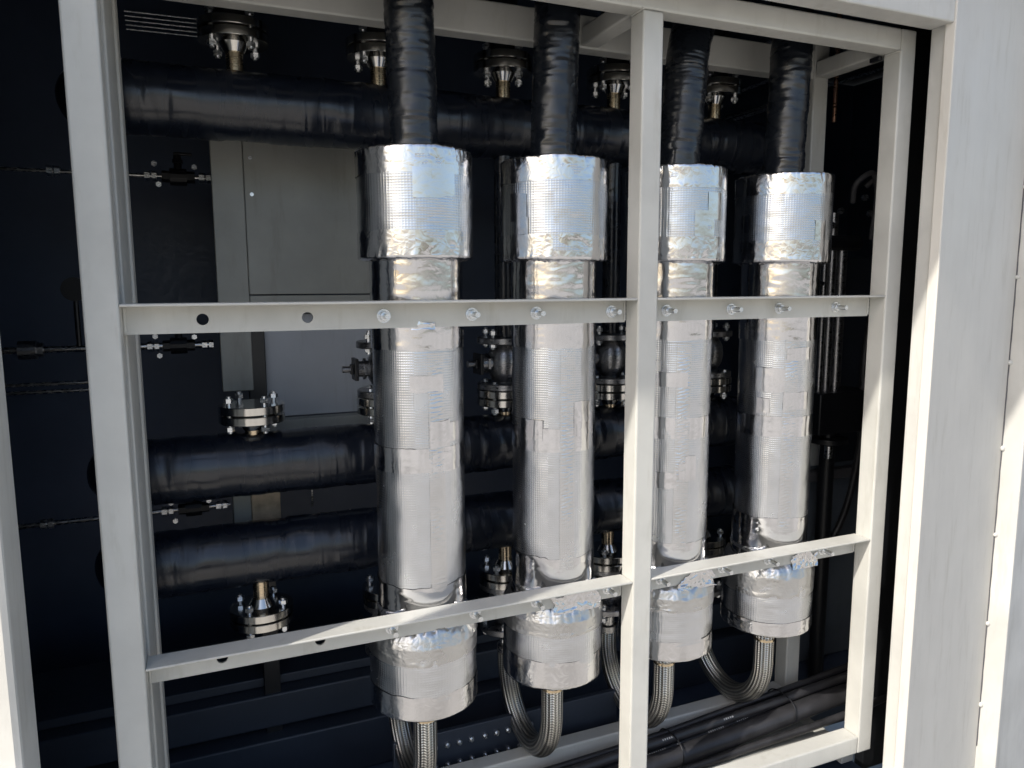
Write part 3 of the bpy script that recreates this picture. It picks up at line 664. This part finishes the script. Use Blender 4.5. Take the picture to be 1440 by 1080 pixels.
# ------------------------------------------------------------------ actuator by the far end
ac = root('valve_actuator', (2.32, 0.55, -1.655), 'black valve actuator on a column beyond the end post', 'actuator')
box('housing', 2.17, 2.46, 0.50, 0.66, -0.56, -0.395, 'blackm', ac, 0.006)
for xx, rr, z1 in ((2.215, 0.013, 0.18), (2.25, 0.018, 0.30), (2.30, 0.022, 0.17)):
    tube('column_tube', [(xx, 0.56, -0.395), (xx, 0.56, -0.1), (xx, 0.56, z1)], rr, 'dsteel', ac, 16)
lathe('base_flange', [(0, -0.605), (0.075, -0.605), (0.075, -0.585), (0.03, -0.583), (0.03, -0.56), (0, -0.56)], 'blackm', ac, 28, (2.28, 0.56))
tube('stem', [(2.28, 0.56, -1.65), (2.28, 0.56, -1.1), (2.28, 0.56, -0.605)], 0.03, 'blackm', ac, 18)
lathe('coupling', [(0, -0.66), (0.014, -0.66), (0.016, -0.64), (0.016, -0.61), (0, -0.606)], 'zinc', ac, 16, (2.245, 0.52))
b = bmesh.new(); bmcyl(b, (2.12, 0.56, 0.03), (2.21, 0.56, 0.03), 0.012, 12); bmcyl(b, (2.10, 0.56, 0.03), (2.12, 0.56, 0.03), 0.034, 16); frombm('hand_knob', b, 'blackm', ac)
b = bmesh.new(); bmcyl(b, (2.17, 0.55, 0.185), (2.37, 0.55, 0.185), 0.03, 14); frombm('clamp_bar', b, 'blackm', ac)
for q, (xx, zz) in enumerate(((2.21, 0.25), (2.25, 0.305), (2.37, 0.36), (2.40, 0.30))):
    b = bmesh.new(); bmcyl(b, (xx, 0.535, zz), (xx, 0.52, zz), 0.012, 6); frombm('nut', b, 'zinc', ac)
tag(tube('drain_hose', smoothpath([(2.52, 0.56, 0.05), (2.46, 0.56, -0.2), (2.44, 0.55, -0.38), (2.47, 0.58, -0.7), (2.40, 0.6, -1.0), (2.22, 0.62, -1.18), (2.05, 0.66, -1.2)], 10), 0.014, 'black', None, 12), 'thin black hose curving down beside the actuator', 'hose')
for pts, lab in (([(2.44, 0.5, 0.42), (2.41, 0.48, 0.30), (2.43, 0.48, 0.16), (2.47, 0.5, 0.02), (2.45, 0.5, -0.2), (2.39, 0.5, -0.39)], 'dark cable dropping into the top of the actuator housing'),
                 ([(2.36, 0.52, 0.40), (2.42, 0.47, 0.46), (2.49, 0.48, 0.38), (2.46, 0.5, 0.20), (2.50, 0.5, -0.05), (2.47, 0.52, -0.42)], 'dark looped cable above the actuator clamp bar'),
                 ([(2.30, 0.52, 0.34), (2.27, 0.48, 0.40), (2.33, 0.46, 0.44), (2.38, 0.48, 0.36), (2.385, 0.5, 0.2)], 'short dark cable curled over the actuator tubes')):
    tag(tube('loose_cable', smoothpath(pts, 10), 0.0105, 'gasket', None, 10), lab, 'cable', 'loose cables at the actuator')
tag(box('support_bar', 2.1, 3.3, 0.66, 0.70, -0.80, -0.757, 'gasket', None, 0.003), 'black horizontal bar crossing behind the actuator column', 'bar')
for q, xx in enumerate((2.62, 3.2)):
    tag(box('bar_leg', xx, xx + 0.04, 0.661, 0.699, -1.655, -0.801, 'blackm', None, 0.003), 'black leg under the horizontal bar ' + ('near the actuator' if q == 0 else 'at its far end'), 'bar leg', 'bar legs')
pp = root('daylit_cabinet', (2.6, 0.83, -1.655), 'blue grey cabinet, daylight painted into its pale strip, standing behind the actuator', 'cabinet')
box('panel', 2.30, 2.425, 0.72, 0.95, -0.20, 0.14, 'daylitp', pp, 0.004); box('panel', 2.30, 2.425, 0.72, 0.95, -0.75, -0.206, 'daylitp', pp, 0.004); box('door', 2.427, 3.1, 0.74, 0.95, -0.75, 0.14, 'navy2', pp, 0.004); box('plinth', 2.32, 3.08, 0.74, 0.94, -1.655, -0.752, 'bluedk', pp, 0.004)
tag(tube('copper_pipe', [(2.165, 0.5, 0.62), (2.165, 0.5, 0.8), (2.165, 0.5, 1.158)], 0.008, 'copper', None, 12), 'thin copper pipe hanging from the ceiling by the frame corner', 'pipe')

# ------------------------------------------------------------------ instrument tubing and ceiling conduit at the back
def tubing(name, z, x0, x1, r, y, fits, lab, mat='steel'):
    t = root(name, (x0, y, z), lab, 'tubing', 'instrument tubing runs')
    tube('line', [(x0, y, z), ((x0 + x1) / 2, y, z), (x1, y, z)], r, mat, t, 12)
    for fx, kind in fits:
        b = bmesh.new()
        if kind == 'nut': bmcyl(b, (fx - 0.012, y, z), (fx + 0.004, y, z), 0.0165, 6); bmcyl(b, (fx + 0.010, y, z), (fx + 0.024, y, z), 0.0165, 6); frombm('fitting_nut', b, 'zinc', t)
        elif kind == 'valve':
            bmcyl(b, (fx - 0.05, y, z), (fx + 0.05, y, z), 0.019, 6); bmcyl(b, (fx - 0.026, y, z), (fx + 0.026, y, z), 0.028, 14); bmcyl(b, (fx, y, z + 0.02), (fx, y, z + 0.07), 0.012, 10); bmcyl(b, (fx, y, z + 0.045), (fx, y, z + 0.056), 0.018, 6); bmbox(b, fx - 0.012, fx + 0.045, y - 0.008, y + 0.008, z + 0.07, z + 0.08, 0.003)
            frombm('valve_block', b, 'blackm', t)
            for dx, dz in ((-0.07, 0.035), (0.05, 0.03), (-0.06, -0.03)):
                b = bmesh.new(); bmcyl(b, (fx + dx, y - 0.026, z + dz), (fx + dx, y - 0.036, z + dz), 0.009, 6); frombm('bolt_head', b, 'zinc', t)
        elif kind == 'sleeve': bmcyl(b, (fx - 0.05, y, z), (fx, y, z), 0.03, 16); bmcyl(b, (fx, y, z), (fx + 0.018, y, z), 0.022, 6); frombm('sleeve', b, 'dsteel', t)
    return t
tubing('tubing_run', 0.388, -1.195, 0.02, 0.006, 1.1, ((-0.44, 'nut'), (-0.165, 'nut'), (-0.075, 'valve'), (0.0, 'nut')), 'thin steel tubing with a small valve level with the grey cabinet')
tubing('tubing_run', -0.172, -1.195, -0.005, 0.011, 1.1, ((-0.52, 'sleeve'), (-0.19, 'nut'), (-0.105, 'valve'), (-0.02, 'nut')), 'steel tubing with a wide sleeve just below the upper rail')
tubing('tubing_run', -0.283, -1.195, -0.30, 0.006, 1.1, (), 'plain steel tube, upper of the twin tubes below the sleeved tubing')
tubing('tubing_run', -0.308, -1.195, -0.30, 0.006, 1.1, (), 'plain steel tube, lower of the twin tubes below the sleeved tubing')
tubing('tubing_run', -0.745, -0.62, 0.03, 0.008, 1.1, ((-0.54, 'nut'), (-0.18, 'nut'), (-0.09, 'valve'), (-0.005, 'nut')), 'short steel tubing with valve seen between the close header pipes')
for q in range(5):
    tag(tube('ceiling_rod', [(-0.21, 1.2 + q * 0.012, 0.925 - q * 0.0105), (-0.1, 1.2 + q * 0.012, 0.926 - q * 0.0105), (0.015 + 0.01 * (q % 2), 1.2 + q * 0.012, 0.927 - q * 0.0105)], 0.0026, 'zinc', None, 8), '%s of five thin bright rods bunched under the ceiling' % ('topmost', 'second from top', 'middle', 'second from bottom', 'lowest')[q], 'rod', 'bunch of five ceiling rods')
for X, z, y0, lab in ((2.2, 1.02, 0.86, 'bright conduit close under the ceiling, nearest the wrapped hoses'), (2.2, 0.867, 0.86, 'bright conduit running back above the last top flange'), (2.2, 0.754, 0.86, 'bright conduit running back beside the last top flange'), (2.6, 0.903, 0.66, 'bright conduit seen through the frame corner by the copper pipe')):
    tag(tube('conduit', [(X, y0, z), (X, 1.2, z - 0.003), (X, 1.689, z)], 0.0065, 'zinc', None, 10), lab, 'conduit', 'conduits in the ceiling corner')
gp = root('pressure_gauge', (-0.40, 1.08, 0.02), 'small round grey gauge hanging behind the frame post', 'gauge')
b = bmesh.new(); bmcyl(b, (-0.40, 1.10, 0.02), (-0.40, 1.07, 0.02), 0.038, 24); frombm('case', b, 'blackm', gp)
b = bmesh.new(); bmcyl(b, (-0.40, 1.0698, 0.02), (-0.40, 1.069, 0.02), 0.033, 24); frombm('dial', b, 'blackm', gp)
b = bmesh.new(); bmcyl(b, (-0.40, 1.09, -0.018), (-0.40, 1.09, -0.163), 0.008, 10); frombm('stem', b, 'blackm', gp)
sm = root('sample_valve', (0.27, 0.70, -0.75), 'little brass sample valve with a curled wire between the close header pipes', 'valve')
b = bmesh.new(); bmbox(b, 0.258, 0.274, 0.69, 0.71, -0.585, -0.568, 0.002); bmcyl(b, (0.266, 0.7, -0.6), (0.266, 0.7, -0.586), 0.006, 8); frombm('head', b, 'zinc', sm)
tube('tail', [(0.266, 0.70, -0.60), (0.266, 0.70, -0.64), (0.266, 0.70, -0.67)], 0.003, 'steel', sm, 8); tube('wire', smoothpath([(0.274, 0.7, -0.578), (0.31, 0.7, -0.575), (0.345, 0.7, -0.565), (0.352, 0.7, -0.545)], 6), 0.0022, 'zinc', sm, 6)
